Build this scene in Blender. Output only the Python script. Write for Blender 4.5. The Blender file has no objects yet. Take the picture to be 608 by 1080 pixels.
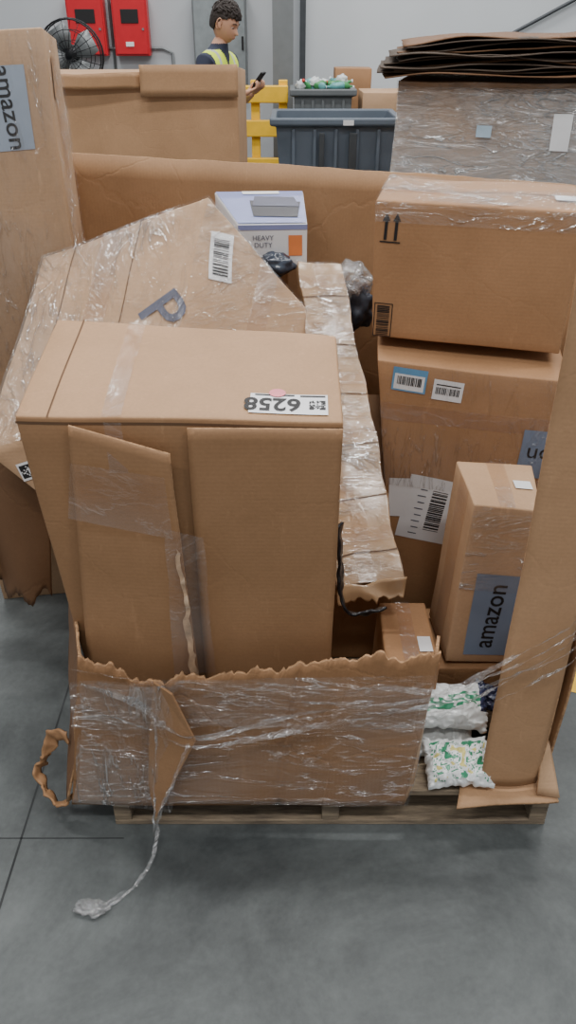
import bpy, bmesh, math, random
from mathutils import Vector, Matrix, noise
random.seed(7)
V=Vector
scene=bpy.context.scene
COL=scene.collection

# ---------------------------------------------------------------- helpers
def lin(r,g,b):
    f=lambda c:(c/255/12.92) if c/255<=0.04045 else ((c/255+0.055)/1.055)**2.4
    return (f(r),f(g),f(b),1)
def newmat(name):
    m=bpy.data.materials.new(name); m.use_nodes=True
    nt=m.node_tree
    return m,nt,nt.nodes['Principled BSDF'],nt.nodes['Material Output']
def simple(name,rgb,rough=.6,metal=0,var=.12,scale=12,bump=.1,spec=.4):
    m,nt,b,o=newmat(name)
    tc=nt.nodes.new('ShaderNodeTexCoord'); n=nt.nodes.new('ShaderNodeTexNoise')
    n.inputs['Scale'].default_value=scale; n.inputs['Detail'].default_value=5
    nt.links.new(tc.outputs['Object'],n.inputs['Vector'])
    r=nt.nodes.new('ShaderNodeValToRGB')
    c=lin(*rgb)
    r.color_ramp.elements[0].position=.3; r.color_ramp.elements[1].position=.7
    r.color_ramp.elements[0].color=tuple(x*(1-var) for x in c[:3])+(1,)
    r.color_ramp.elements[1].color=tuple(min(1,x*(1+var)) for x in c[:3])+(1,)
    nt.links.new(n.outputs['Fac'],r.inputs['Fac']); nt.links.new(r.outputs['Color'],b.inputs['Base Color'])
    b.inputs['Roughness'].default_value=rough; b.inputs['Metallic'].default_value=metal
    b.inputs['Specular IOR Level'].default_value=spec
    if bump>0:
        bp=nt.nodes.new('ShaderNodeBump'); bp.inputs['Strength'].default_value=bump; bp.inputs['Distance'].default_value=.004
        nt.links.new(n.outputs['Fac'],bp.inputs['Height']); nt.links.new(bp.outputs['Normal'],b.inputs['Normal'])
    return m
def cardboard(name,rgb,axis='Z',crease=.12,rough=.62):
    """kraft board: big stains + fine fibres + scuffs + faint flute lines"""
    m,nt,b,o=newmat(name); N=nt.nodes; L=nt.links
    tc=N.new('ShaderNodeTexCoord')
    n1=N.new('ShaderNodeTexNoise'); n1.inputs['Scale'].default_value=4; n1.inputs['Detail'].default_value=6; n1.inputs['Roughness'].default_value=.6
    n2=N.new('ShaderNodeTexNoise'); n2.inputs['Scale'].default_value=160; n2.inputs['Detail'].default_value=3
    w=N.new('ShaderNodeTexWave'); w.inputs['Scale'].default_value=36; w.inputs['Distortion'].default_value=.3
    w.bands_direction=axis
    mp=N.new('ShaderNodeMapping'); mp.inputs['Scale'].default_value=(1,1,.22); mp.inputs['Rotation'].default_value=(.3,.5,0)
    n3=N.new('ShaderNodeTexNoise'); n3.inputs['Scale'].default_value=34; n3.inputs['Detail'].default_value=5; n3.inputs['Roughness'].default_value=.7
    for n in(n1,n2,w,mp): L.new(tc.outputs['Object'],n.inputs['Vector'])
    L.new(mp.outputs[0],n3.inputs['Vector'])
    c=lin(*rgb)
    r=N.new('ShaderNodeValToRGB'); r.color_ramp.elements[0].position=.3; r.color_ramp.elements[1].position=.72
    r.color_ramp.elements[0].color=(c[0]*.84,c[1]*.82,c[2]*.80,1); r.color_ramp.elements[1].color=(c[0]*1.06,c[1]*1.06,c[2]*1.08,1)
    L.new(n1.outputs['Fac'],r.inputs['Fac'])
    mx=N.new('ShaderNodeMix'); mx.data_type='RGBA'; mx.blend_type='MULTIPLY'; mx.inputs['Factor'].default_value=.2
    L.new(r.outputs['Color'],mx.inputs['A']); L.new(n2.outputs['Fac'],mx.inputs['B'])
    sc=N.new('ShaderNodeMapRange'); sc.inputs['From Min'].default_value=.62; sc.inputs['From Max'].default_value=.74; sc.inputs['To Max'].default_value=.35
    L.new(n3.outputs['Fac'],sc.inputs['Value'])
    m2=N.new('ShaderNodeMix'); m2.data_type='RGBA'; L.new(sc.outputs[0],m2.inputs['Factor']); L.new(mx.outputs['Result'],m2.inputs['A'])
    m2.inputs['B'].default_value=(min(1,c[0]*1.35),min(1,c[1]*1.4),min(1,c[2]*1.5),1)
    L.new(m2.outputs['Result'],b.inputs['Base Color'])
    b.inputs['Roughness'].default_value=rough; b.inputs['Specular IOR Level'].default_value=.3
    v=N.new('ShaderNodeTexVoronoi'); v.feature='DISTANCE_TO_EDGE'; v.inputs['Scale'].default_value=3.5
    nv=N.new('ShaderNodeVectorMath'); nv.operation='MULTIPLY_ADD'; nv.inputs[1].default_value=(.15,.15,.15)
    L.new(n1.outputs['Color'],nv.inputs[0]); L.new(tc.outputs['Object'],nv.inputs[2]); L.new(nv.outputs[0],v.inputs['Vector'])
    mr=N.new('ShaderNodeMapRange'); mr.inputs['From Max'].default_value=.02; L.new(v.outputs['Distance'],mr.inputs['Value'])
    a1=N.new('ShaderNodeMath'); a1.operation='MULTIPLY'; a1.inputs[1].default_value=crease; L.new(mr.outputs[0],a1.inputs[0])
    a2=N.new('ShaderNodeMath'); a2.operation='MULTIPLY_ADD'; a2.inputs[1].default_value=.03; L.new(w.outputs['Fac'],a2.inputs[0]); L.new(a1.outputs[0],a2.inputs[2])
    a3=N.new('ShaderNodeMath'); a3.operation='MULTIPLY_ADD'; a3.inputs[1].default_value=.45; L.new(n1.outputs['Fac'],a3.inputs[0]); L.new(a2.outputs[0],a3.inputs[2])
    bp=N.new('ShaderNodeBump'); bp.inputs['Strength'].default_value=.35; bp.inputs['Distance'].default_value=.006
    L.new(a3.outputs[0],bp.inputs['Height']); L.new(bp.outputs['Normal'],b.inputs['Normal'])
    return m
def film(name,lo=.03,hi=.6,scale=5,stretch=(1,1,5),diff=.3,rough=.15,tint=(1,1,1,1),bump=.9,width=.035,broad=.2,rot=(.2,.35,.1)):
    """clear film: crinkle ridges (iso-lines of stretched noise) carrying painted highlight streaks + painted glare zones"""
    m,nt,b,o=newmat(name); N=nt.nodes; L=nt.links
    def math_(op,a,b_=None,c=None):
        n=N.new('ShaderNodeMath'); n.operation=op; n.use_clamp=False
        for i,x in enumerate((a,b_,c)):
            if x is None: continue
            if isinstance(x,(int,float)): n.inputs[i].default_value=x
            else: L.new(x,n.inputs[i])
        return n.outputs[0]
    tc=N.new('ShaderNodeTexCoord'); mp=N.new('ShaderNodeMapping'); mp.inputs['Scale'].default_value=stretch; mp.inputs['Rotation'].default_value=rot
    L.new(tc.outputs['Object'],mp.inputs['Vector'])
    n=N.new('ShaderNodeTexNoise'); n.inputs['Scale'].default_value=scale; n.inputs['Detail'].default_value=4; n.inputs['Roughness'].default_value=.6; n.inputs['Distortion'].default_value=.8
    L.new(mp.outputs[0],n.inputs['Vector'])
    n2=N.new('ShaderNodeTexNoise'); n2.inputs['Scale'].default_value=scale*.7; n2.inputs['Detail'].default_value=2; L.new(tc.outputs['Object'],n2.inputs['Vector'])
    d=math_('ABSOLUTE',math_('SUBTRACT',n.outputs['Fac'],.5))
    rd=N.new('ShaderNodeMapRange'); rd.inputs['From Min'].default_value=0; rd.inputs['From Max'].default_value=width; rd.inputs['To Min'].default_value=1; rd.inputs['To Max'].default_value=0; L.new(d,rd.inputs['Value'])
    zn=N.new('ShaderNodeMapRange'); zn.inputs['From Min'].default_value=.42; zn.inputs['From Max'].default_value=.68; L.new(n2.outputs['Fac'],zn.inputs['Value'])
    fac=math_('ADD',math_('MULTIPLY',math_('MULTIPLY',rd.outputs[0],hi),math_('MULTIPLY_ADD',zn.outputs[0],.8,.2)),math_('MULTIPLY_ADD',zn.outputs[0],broad,lo))  # highlight streaks on ridges and broad glare painted into film opacity
    h=math_('MULTIPLY_ADD',rd.outputs[0],.4,n.outputs['Fac'])
    bp=N.new('ShaderNodeBump'); bp.inputs['Strength'].default_value=bump; bp.inputs['Distance'].default_value=.02; L.new(h,bp.inputs['Height'])
    g=N.new('ShaderNodeBsdfGlossy'); g.inputs['Roughness'].default_value=rough; L.new(bp.outputs[0],g.inputs['Normal'])
    df=N.new('ShaderNodeBsdfDiffuse'); df.inputs['Color'].default_value=(.8,.82,.84,1); L.new(bp.outputs[0],df.inputs['Normal'])
    m1=N.new('ShaderNodeMixShader'); m1.inputs[0].default_value=diff; L.new(g.outputs[0],m1.inputs[1]); L.new(df.outputs[0],m1.inputs[2])
    t=N.new('ShaderNodeBsdfTransparent'); t.inputs['Color'].default_value=tint
    m2=N.new('ShaderNodeMixShader'); L.new(fac,m2.inputs[0]); L.new(t.outputs[0],m2.inputs[1]); L.new(m1.outputs[0],m2.inputs[2])
    L.new(m2.outputs[0],o.inputs['Surface']); N.remove(b)
    return m

def mk(name,verts,faces,mats,parent=None,smooth=False,fm=None):
    vs=[V(v) for v in verts]
    lo=V((min(v.x for v in vs),min(v.y for v in vs),min(v.z for v in vs)))
    hi=V((max(v.x for v in vs),max(v.y for v in vs),max(v.z for v in vs)))
    c=(lo+hi)/2
    me=bpy.data.meshes.new(name); me.from_pydata([tuple(v-c) for v in vs],[],faces)
    if not isinstance(mats,(list,tuple)): mats=[mats]
    for m in mats: me.materials.append(m)
    if fm:
        for p,i in zip(me.polygons,fm): p.material_index=i
    for p in me.polygons: p.use_smooth=smooth
    ob=bpy.data.objects.new(name,me); COL.objects.link(ob)
    ob['wl']=tuple(c)
    if parent is not None:
        pw=V(parent['wl']); ob.parent=parent; ob.location=c-pw
    else: ob.location=c
    return ob
def empty(name,loc):
    e=bpy.data.objects.new(name,None); COL.objects.link(e); e.location=loc; e['wl']=tuple(loc); e.empty_display_size=.1
    return e
def dispf(amp,freq,seed):
    off=V((seed*3.17,seed*1.91,seed*5.3))
    def f(p):
        return noise.noise_vector(V(p)*freq+off)*amp
    return f
def grid(A,B,C,D,nx,ny,f=lambda p:V((0,0,0)),topf=None,botf=None,bend=None):
    """A=BL B=BR C=TR D=TL"""
    A,B,C,D=map(V,(A,B,C,D)); vs=[];fs=[]
    for j in range(ny+1):
        for i in range(nx+1):
            s=i/nx; t=j/ny
            if topf or botf:
                t0=botf(s) if botf else 0; t1=topf(s) if topf else 1
                t=t0+(t1-t0)*t
            p=(A*(1-s)+B*s)*(1-t)+(D*(1-s)+C*s)*t
            p=p+f(p)
            if bend: p=p+bend(s,t)
            vs.append(p)
    for j in range(ny):
        for i in range(nx):
            a=j*(nx+1)+i; fs.append((a,a+1,a+nx+2,a+nx+1))
    return vs,fs
def jag(seed,base=1,amp=.03,fr=14):
    return lambda s: base+amp*(noise.noise(V((s*fr,seed,0)))+.5*noise.noise(V((s*fr*3.3,seed+5,0)))+.3*noise.noise(V((s*fr*9,seed+9,0))))
def panel(name,A,B,C,D,mat,parent=None,nx=40,ny=14,amp=.006,freq=5,seed=1,topf=None,botf=None,thick=.006,bend=None,edge=None):
    vs,fs=grid(A,B,C,D,nx,ny,dispf(amp,freq,seed),topf,botf,bend)
    ob=mk(name,vs,fs,[mat,edge or mat],parent,True)
    so=ob.modifiers.new('s','SOLIDIFY'); so.thickness=thick; so.offset=0; so.material_offset_rim=1
    return ob

class Box:
    F={'front':('FLB','FRB','FRT','FLT'),'back':('BRB','BLB','BLT','BRT'),'left':('BLB','FLB','FLT','BLT'),
       'right':('FRB','BRB','BRT','FRT'),'top':('FLT','FRT','BRT','BLT'),'bottom':('BLB','BRB','FRB','FLB')}
    def __init__(s,name,c,mat,amp=.004,freq=6,seed=1,n=12,parent=None,bev=.004):
        s.c={k:V(v) for k,v in c.items()}; s.f=dispf(amp,freq,seed)
        bm=bmesh.new()
        for k,q in s.F.items():
            vs,fs=grid(*[s.c[x] for x in q],n,n,s.f)
            bv=[bm.verts.new(v) for v in vs]
            for f in fs: bm.faces.new([bv[i] for i in f])
        bmesh.ops.remove_doubles(bm,verts=bm.verts,dist=.0004)
        bmesh.ops.recalc_face_normals(bm,faces=bm.faces)
        bm.verts.ensure_lookup_table(); bm.verts.index_update()
        vs=[v.co.copy() for v in bm.verts]; fs=[[v.index for v in f.verts] for f in bm.faces]; bm.free()
        s.o=mk(name,vs,fs,mat,parent,True)
        b=s.o.modifiers.new('b','BEVEL'); b.width=bev; b.segments=2; b.limit_method='ANGLE'; b.angle_limit=math.radians(38)
    def frame(s,face,a,b):
        A,B,C,D=[s.c[x] for x in s.F[face]]
        O=(A*(1-a)+B*a)*(1-b)+(D*(1-a)+C*a)*b
        X=((B-A)*(1-b)+(C-D)*b).normalized(); Yr=((D-A)*(1-a)+(C-B)*a)
        N=X.cross(Yr).normalized(); Y=N.cross(X)
        return O,X,Y,N
    def strip(s,name,face,q,mat,off=.0018,nx=12,ny=12):
        def P(a,b,o):
            O,X,Y,N=s.frame(face,a,b); return O+s.f(O)+N*o
        vs=[];fs=[]
        for j in range(ny+1):
            for i in range(nx+1):
                a=i/nx;b=j/ny
                u=(q[0][0]*(1-a)+q[1][0]*a)*(1-b)+(q[3][0]*(1-a)+q[2][0]*a)*b
                w=(q[0][1]*(1-a)+q[1][1]*a)*(1-b)+(q[3][1]*(1-a)+q[2][1]*a)*b
                vs.append(P(u,w,off))
        for j in range(ny):
            for i in range(nx):
                a=j*(nx+1)+i; fs.append((a,a+1,a+nx+2,a+nx+1))
        return mk(name,vs,fs,mat,s.o,True)
    def rect(s,name,face,s0,s1,t0,t1,mat,off=.0018,nx=12,ny=12):
        return s.strip(name,face,[(s0,t0),(s1,t0),(s1,t1),(s0,t1)],mat,off,nx,ny)
    def lab(s,name,face,a,b,rot,rects,mat,off):
        O,X,Y,N=s.frame(face,a,b); c,sn=math.cos(rot),math.sin(rot)
        X2=X*c+Y*sn; Y2=Y*c-X*sn; vs=[];fs=[]
        for (x0,y0,x1,y1) in rects:
            nx=max(1,int(abs(x1-x0)/.03)); ny=max(1,int(abs(y1-y0)/.03)); base=len(vs)
            for j in range(ny+1):
                for i in range(nx+1):
                    p=O+X2*(x0+(x1-x0)*i/nx)+Y2*(y0+(y1-y0)*j/ny)
                    vs.append(p+s.f(p)+N*off)
            for j in range(ny):
                for i in range(nx):
                    k=base+j*(nx+1)+i; fs.append((k,k+1,k+nx+2,k+nx+1))
        return mk(name,vs,fs,mat,s.o)
    def text(s,name,face,a,b,rot,txt,size,mat,off=.0035,x=0,y=0,bold=.0,sy=1):
        O,X,Y,N=s.frame(face,a,b); c,sn=math.cos(rot),math.sin(rot)
        X2=X*c+Y*sn; Y2=Y*c-X*sn
        tv,tf=textmesh(txt,size,bold)
        vs=[]
        for v in tv:
            p=O+X2*(v.x+x)+Y2*(v.y*sy+y); vs.append(p+s.f(p)+N*off)
        return mk(name,vs,tf,mat,s.o)
def textmesh(txt,size,bold=0):
    cu=bpy.data.curves.new('t','FONT'); cu.body=txt; cu.size=size; cu.align_x='CENTER'; cu.align_y='CENTER'; cu.offset=bold; cu.resolution_u=3
    ob=bpy.data.objects.new('t',cu); COL.objects.link(ob)
    dg=bpy.context.evaluated_depsgraph_get(); e=ob.evaluated_get(dg); me=e.to_mesh()
    vs=[v.co.copy() for v in me.vertices]; fs=[list(p.vertices) for p in me.polygons]
    e.to_mesh_clear(); bpy.data.objects.remove(ob); bpy.data.curves.remove(cu)
    return vs,fs
def bars(w,h,n,seed):
    r=random.Random(seed); out=[]; x=-w/2
    while x<w/2-w/n:
        b=w/n*r.choice([.4,.7,1.1]); out.append((x,-h/2,x+b,h/2)); x+=b+w/n*r.choice([.4,.6,1.0])
    return out
def qr(cx,cy,w,n,seed):
    r=random.Random(seed); out=[]; d=w/n
    for i in range(n):
        for j in range(n):
            k=(i<3 and j<3) or (i<3 and j>=n-3) or (i>=n-3 and j>=n-3)
            if k or r.random()<.48: out.append((cx-w/2+i*d,cy-w/2+j*d,cx-w/2+i*d+d,cy-w/2+j*d+d))
    return out
def cuboid(name,x0,x1,y0,y1,z0,z1,mat,parent=None,bev=.0,rot=0):
    vs=[V((x,y,z)) for z in(z0,z1) for y in(y0,y1) for x in(x0,x1)]
    fs=[(0,2,3,1),(4,5,7,6),(0,1,5,4),(1,3,7,5),(3,2,6,7),(2,0,4,6)]
    ob=mk(name,vs,fs,mat,parent)
    if rot: ob.rotation_euler=(0,0,rot)
    if bev:
        b=ob.modifiers.new('b','BEVEL'); b.width=bev; b.segments=2
    return ob
def tube(name,pts,r,mat,parent=None,cyc=False,res=6):
    P=[V(p) for p in pts]; n=len(P); vs=[];fs=[]
    for i,p in enumerate(P):
        a=P[(i-1)%n] if (cyc or i>0) else p; b=P[(i+1)%n] if (cyc or i<n-1) else p
        d=(b-a).normalized(); up=V((0,0,1)) if abs(d.z)<.9 else V((1,0,0))
        x=d.cross(up).normalized(); y=d.cross(x)
        rr=r[i] if isinstance(r,(list,tuple)) else r
        for k in range(res):
            t=2*math.pi*k/res; vs.append(p+x*math.cos(t)*rr+y*math.sin(t)*rr)
    m=n if cyc else n-1
    for i in range(m):
        for k in range(res):
            a=i*res+k;b=i*res+(k+1)%res;c=((i+1)%n)*res+(k+1)%res;d=((i+1)%n)*res+k
            fs.append((a,b,c,d))
    if not cyc:
        fs.append(tuple(range(res))[::-1]); fs.append(tuple((n-1)*res+k for k in range(res)))
    return mk(name,vs,fs,mat,parent,True)
def ribbon(name,pts,w,mat,parent=None,tw=1.5,seed=1,n=70,wrink=.004):
    P=[V(p) for p in pts]
    def S(t):
        x=t*(len(P)-1); i=min(int(x),len(P)-2); f=x-i
        p0=P[max(i-1,0)];p1=P[i];p2=P[i+1];p3=P[min(i+2,len(P)-1)]
        return .5*((2*p1)+(p2-p0)*f+(2*p0-5*p1+4*p2-p3)*f*f+(3*p1-p0-3*p2+p3)*f**3)
    vs=[];fs=[];m=4
    for i in range(n+1):
        t=i/n;p=S(t);d=(S(min(1,t+.01))-S(max(0,t-.01))).normalized()
        up=V((0,-.3,1)); x=d.cross(up).normalized(); y=x.cross(d).normalized()
        a=.5+tw*noise.noise(V((t*4,seed,0)))
        ww=w*(.55+.6*abs(noise.noise(V((t*5,seed+3,0)))))
        dr=y*math.cos(a)+x*math.sin(a)
        for k in range(m+1):
            q=p+dr*ww*(k/m-.5); vs.append(q+noise.noise_vector(q*45)*wrink)
    for i in range(n):
        for k in range(m):
            a=i*(m+1)+k; fs.append((a,a+1,a+m+2,a+m+1))
    return mk(name,vs,fs,mat,parent,True)
def blob(name,c,r,mats,parent=None,seed=1,amp=.35,freq=3,sub=4,flat=None,mf=None,fine=.12):
    bm=bmesh.new(); bmesh.ops.create_icosphere(bm,subdivisions=sub,radius=1)
    vs=[]; c=V(c)
    for v in bm.verts:
        d=v.co.normalized()
        k=1+amp*noise.noise(d*freq+V((seed,0,0)))+amp*.35*noise.noise(d*freq*2.3+V((seed,4,0)))-amp*fine*abs(noise.noise(d*freq*4+V((seed,9,0))))
        p=V((d.x*r[0],d.y*r[1],d.z*r[2]))*k
        if flat is not None and p.z<flat: p.z=flat
        vs.append(p+c)
    bm.verts.index_update()
    fs=[[v.index for v in f.verts] for f in bm.faces]; bm.free()
    fm=None
    if mf: fm=[mf(sum((vs[i] for i in f),V())/3-c) for f in fs]
    return mk(name,vs,fs,mats,parent,True,fm)
def pouch(name,c,X,Y,w,h,th,mats,mf,seed):
    X=V(X).normalized(); Y=V(Y).normalized(); N=X.cross(Y).normalized(); c=V(c); vs=[];fs=[];fm=[]
    nx,ny=56,40
    for side in(1,-1):
        base=len(vs)
        for j in range(ny+1):
            for i in range(nx+1):
                u=2*i/nx-1; v=2*j/ny-1
                q=max(0,(1-abs(u)**3)*(1-abs(v)**2.5))
                z=th*q**.55*side
                wr=noise.noise(V((u*3,v*3,seed)))*.25*th+abs(noise.noise(V((u*7,v*5,seed+3))))*.35*th*(1 if q<.6 else .5)
                e=.006*noise.noise(V((u*5,v*5,seed+8)))
                if abs(u)>.9: z+=.0035*math.sin(v*40)*1
                p=c+X*(u*w/2*(1-.10*v*v*(1-abs(u)))+e)+Y*(v*h/2*(1-.12*(1-u*u))+e)+N*(z+wr*side if q>.001 else z)
                vs.append(p)
        for j in range(ny):
            for i in range(nx):
                a=base+j*(nx+1)+i; fs.append((a,a+1,a+nx+2,a+nx+1) if side>0 else (a,a+nx+1,a+nx+2,a+1)); fm.append(mf(2*i/nx-1,2*j/ny-1))
    return mk(name,vs,fs,mats,None,True,fm)

# ---------------------------------------------------------------- materials
CB=cardboard('kraft_board',(184,146,110))
CB2=cardboard('kraft_board_warm',(172,131,94))
CB3=cardboard('kraft_board_pale',(194,159,125))
CB4=cardboard('kraft_board_dark',(154,117,83),crease=.3)
CBD=cardboard('kraft_board_deep_brown',(120,88,62),crease=.3)  # deep brown board for torn flaps and some stacked sheets
CBA=cardboard('kraft_front_flap',(160,123,89),crease=.1)  # front-side shade under overhead light painted in as a darker tone
CBF=cardboard('kraft_front_board',(158,119,84),'X',crease=.35)
CBW=cardboard('container_board',(174,136,100),'X',crease=.25)
EDGE=simple('torn_board_edge',(168,132,98),.9,var=.35,scale=90)
DARKB=cardboard('weathered_board',(84,71,60))
SEAM=simple('seam_shadow_gap',(98,73,53),.9)
TAPE=film('packing_tape',.08,.12,6,(1,1,2),.3,.2,(.96,.91,.85,1),.25,.03,.12)
KTAPE=simple('kraft_tape',(178,146,112),.24,var=.14,scale=9,bump=.5,spec=.8)
FILM=film('stretch_film',.03,.6,5,(1,2,5),.3,.14,broad=.16)
FILMT=film('stretch_film_tight',.02,.35,4,(6,3,1),.3,.14,broad=.12,width=.02,rot=(0,.15,.1))
FILMV=film('stretch_film_drape',.03,.65,5,(4,2,1),.3,.14,broad=.2,rot=(0,.3,.2))
FILMH=film('stretch_film_bunched',.20,.6,12,(1,1,5),.4,.14,width=.06,broad=.3)
WHITE=simple('label_paper',(222,222,224),.5,var=.03,bump=0)
BLACK=simple('print_black',(26,25,27),.6,var=.1,bump=0)
BLUEG=simple('logo_tape_blue_grey',(116,130,152),.4,var=.08,bump=.05)
BLUEL=simple('logo_tape_pale',(156,168,184),.4,var=.08,bump=.05)
LBLUE=simple('label_blue',(96,150,190),.5,bump=0)
PINK=simple('sticker_pink',(226,130,140),.5,bump=0)
RED=simple('heart_red',(205,40,55),.5,bump=0)
ORANGE=simple('print_orange',(222,130,74),.5,bump=0)
LAV=simple('retail_box_lavender',(132,140,184),.4,var=.06,bump=0)
GREYT=simple('print_grey',(80,82,100),.5,bump=0)
def woodm():
    m,nt,b,o=newmat('weathered_pallet_wood'); N=nt.nodes;L=nt.links
    tc=N.new('ShaderNodeTexCoord'); mp=N.new('ShaderNodeMapping'); mp.inputs['Scale'].default_value=(1.5,12,14); L.new(tc.outputs['Object'],mp.inputs['Vector'])
    n=N.new('ShaderNodeTexNoise'); n.inputs['Scale'].default_value=5; n.inputs['Detail'].default_value=8; n.inputs['Roughness'].default_value=.7; L.new(mp.outputs[0],n.inputs['Vector'])
    r=N.new('ShaderNodeValToRGB'); r.color_ramp.elements[0].position=.35; r.color_ramp.elements[1].position=.68
    r.color_ramp.elements[0].color=lin(88,77,66); r.color_ramp.elements[1].color=lin(158,141,117); L.new(n.outputs['Fac'],r.inputs['Fac']); L.new(r.outputs[0],b.inputs['Base Color'])
    b.inputs['Roughness'].default_value=.85
    bp=N.new('ShaderNodeBump'); bp.inputs['Strength'].default_value=.4; bp.inputs['Distance'].default_value=.004; L.new(n.outputs['Fac'],bp.inputs['Height']); L.new(bp.outputs[0],b.inputs['Normal'])
    return m
WOOD=woodm()

# ---------------------------------------------------------------- room
def concrete():
    m,nt,b,o=newmat('polished_concrete'); N=nt.nodes;L=nt.links
    tc=N.new('ShaderNodeTexCoord')
    a=N.new('ShaderNodeTexNoise'); a.inputs['Scale'].default_value=2.0; a.inputs['Detail'].default_value=10; a.inputs['Roughness'].default_value=.7; a.inputs['Distortion'].default_value=.5
    c=N.new('ShaderNodeTexNoise'); c.inputs['Scale'].default_value=70; c.inputs['Detail'].default_value=5
    e=N.new('ShaderNodeTexNoise'); e.inputs['Scale'].default_value=9; e.inputs['Detail'].default_value=8; e.inputs['Roughness'].default_value=.75
    for n in(a,c,e): L.new(tc.outputs['Object'],n.inputs['Vector'])
    r=N.new('ShaderNodeValToRGB'); r.color_ramp.elements[0].position=.34;r.color_ramp.elements[1].position=.66
    r.color_ramp.elements[0].color=lin(66,70,71); r.color_ramp.elements[1].color=lin(106,111,111)
    L.new(a.outputs['Fac'],r.inputs['Fac'])
    mx=N.new('ShaderNodeMix'); mx.data_type='RGBA'; mx.blend_type='MULTIPLY'; mx.inputs['Factor'].default_value=.3
    L.new(r.outputs['Color'],mx.inputs['A']); L.new(c.outputs['Fac'],mx.inputs['B'])
    m2=N.new('ShaderNodeMix'); m2.data_type='RGBA'; m2.blend_type='OVERLAY'; m2.inputs['Factor'].default_value=.3
    L.new(mx.outputs['Result'],m2.inputs['A']); L.new(e.outputs['Fac'],m2.inputs['B']); L.new(m2.outputs['Result'],b.inputs['Base Color'])
    mr=N.new('ShaderNodeMapRange'); mr.inputs['To Min'].default_value=.30; mr.inputs['To Max'].default_value=.6; L.new(a.outputs['Fac'],mr.inputs['Value']); L.new(mr.outputs[0],b.inputs['Roughness'])
    b.inputs['Specular IOR Level'].default_value=.35
    bp=N.new('ShaderNodeBump'); bp.inputs['Strength'].default_value=.06; bp.inputs['Distance'].default_value=.003; L.new(c.outputs['Fac'],bp.inputs['Height']); L.new(bp.outputs[0],b.inputs['Normal'])
    return m
floor=mk('floor',[(-6,-3,0),(7,-3,0),(7,9.4,0),(-6,9.4,0)],[(0,1,2,3)],concrete())
JOINT=simple('joint_sealant',(52,54,55),.8,var=.3,bump=.1)
def flatq(name,q,mat,parent,z=.0006): return mk(name,[(x,y,z) for x,y in q],[(0,1,2,3)],mat,parent)
flatq('joint_long',[(-.576,-3),(-.571,-3),(-.701,9.3),(-.706,9.3)],JOINT,floor)
flatq('joint_cross',[(-6,1.108),(-.38,1.112),(-.38,1.115),(-6,1.111)],JOINT,floor)
YEL=simple('safety_yellow',(240,190,44),.5,var=.08)
flatq('floor_marking',[(.79,1.58),(.84,1.56),(1.05,2.3),(1.0,2.32)],YEL,floor,.001)
WALL=simple('painted_wall',(178,182,186),.75,var=.03,scale=1.5,bump=.03)
WALL2=simple('painted_wall_bright',(200,205,209),.7,var=.03,scale=1.5,bump=.03)
wall=mk('wall_back',[(-6,9.4,0),(.15,9.4,0),(.15,9.4,5),(-6,9.4,5)],[(0,3,2,1)],WALL)
wall2=mk('wall_back_right',[(.15,9.3,0),(7,9.3,0),(7,9.3,5),(.15,9.3,5),(.15,9.4,0),(.15,9.4,5)],[(0,1,2,3),(4,0,3,5)],WALL2)
GREYM=simple('grey_metal',(120,124,126),.45,.3,var=.06,bump=.02)
DGREY=simple('dark_grey_metal',(70,74,78),.5,.3,var=.1)
cuboid('trim_corner',.12,.18,9.26,9.30,0,5,DGREY)
tube('wall_conduit',[(1.6,9.27,1.16),(2.11,9.27,1.39),(2.9,9.27,1.78),(4.2,9.27,2.4)],.018,DGREY)
tube('wall_conduit',[(-1.81,9.38,1.0),(-1.81,9.38,3.5)],.014,GREYM)
tube('wall_conduit',[(-3.2,9.38,1.34),(-1.3,9.38,1.34),(-1.2,9.38,1.30),(-1.2,9.38,.2)],.014,GREYM)

# ---------------------------------------------------------------- pallet
pal=empty('wooden_pallet',(.1,1.76,0))
x0,x1,y0,y1=-.405,.603,1.15,2.37
for i,x in enumerate((x0,(x0+x1)/2-.02,x1-.04)):
    cuboid('stringer_%d'%i,x,x+.04,y0,y1,.016,.105,WOOD,pal,.003)
for i,(a,w) in enumerate(((0,.14),(.2,.09),(.36,.09),(.55,.13),(.75,.09),(.92,.09),(1.08,.14))):
    cuboid('deck_board_%d'%i,x0,x1,y0+a,y0+a+w,.105,.121,WOOD,pal,.002)
for i,(a,w) in enumerate(((0,.14),(.54,.14),(1.08,.14))):
    cuboid('bottom_board_%d'%i,x0,x1,y0+a,y0+a+w,0,.016,WOOD,pal,.002)

# ---------------------------------------------------------------- torn bulk container
con=empty('torn_bulk_container',(.05,1.7,.12))
def lerp(a,b,t): return a+(b-a)*t
def ft(s):
    b=lerp(1.03,.87,min(1,s/.2)) if s<.2 else lerp(.87,1.0,(s-.2)/.8)
    return jag(2,b,.055,15)(s)
def fbend(s,t):
    y=-.010*abs(math.sin(s*7.5+.6))*t-.012*math.exp(-((s-.27)/.02)**2)*t+.006*math.exp(-((s-.62)/.012)**2)
    return V((0,y,0))
panel('front_panel',(-.492,1.135,.098),(.262,1.128,.10),(.295,1.13,.565),(-.41,1.13,.545),CBF,con,nx=150,ny=20,amp=.007,freq=5,seed=3,topf=ft,edge=EDGE,bend=fbend)
panel('front_panel_end_flap',(.262,1.13,.10),(.285,1.17,.10),(.305,1.19,.55),(.292,1.13,.565),CB,con,nx=6,ny=20,amp=.006,seed=8,edge=EDGE)
panel('front_left_corner',(-.60,1.62,.13),(-.492,1.135,.11),(-.41,1.13,.54),(-.52,1.55,.62),CBD,con,nx=80,ny=16,amp=.010,freq=7,seed=5,topf=jag(4,1.0,.11,14),edge=EDGE)
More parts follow.
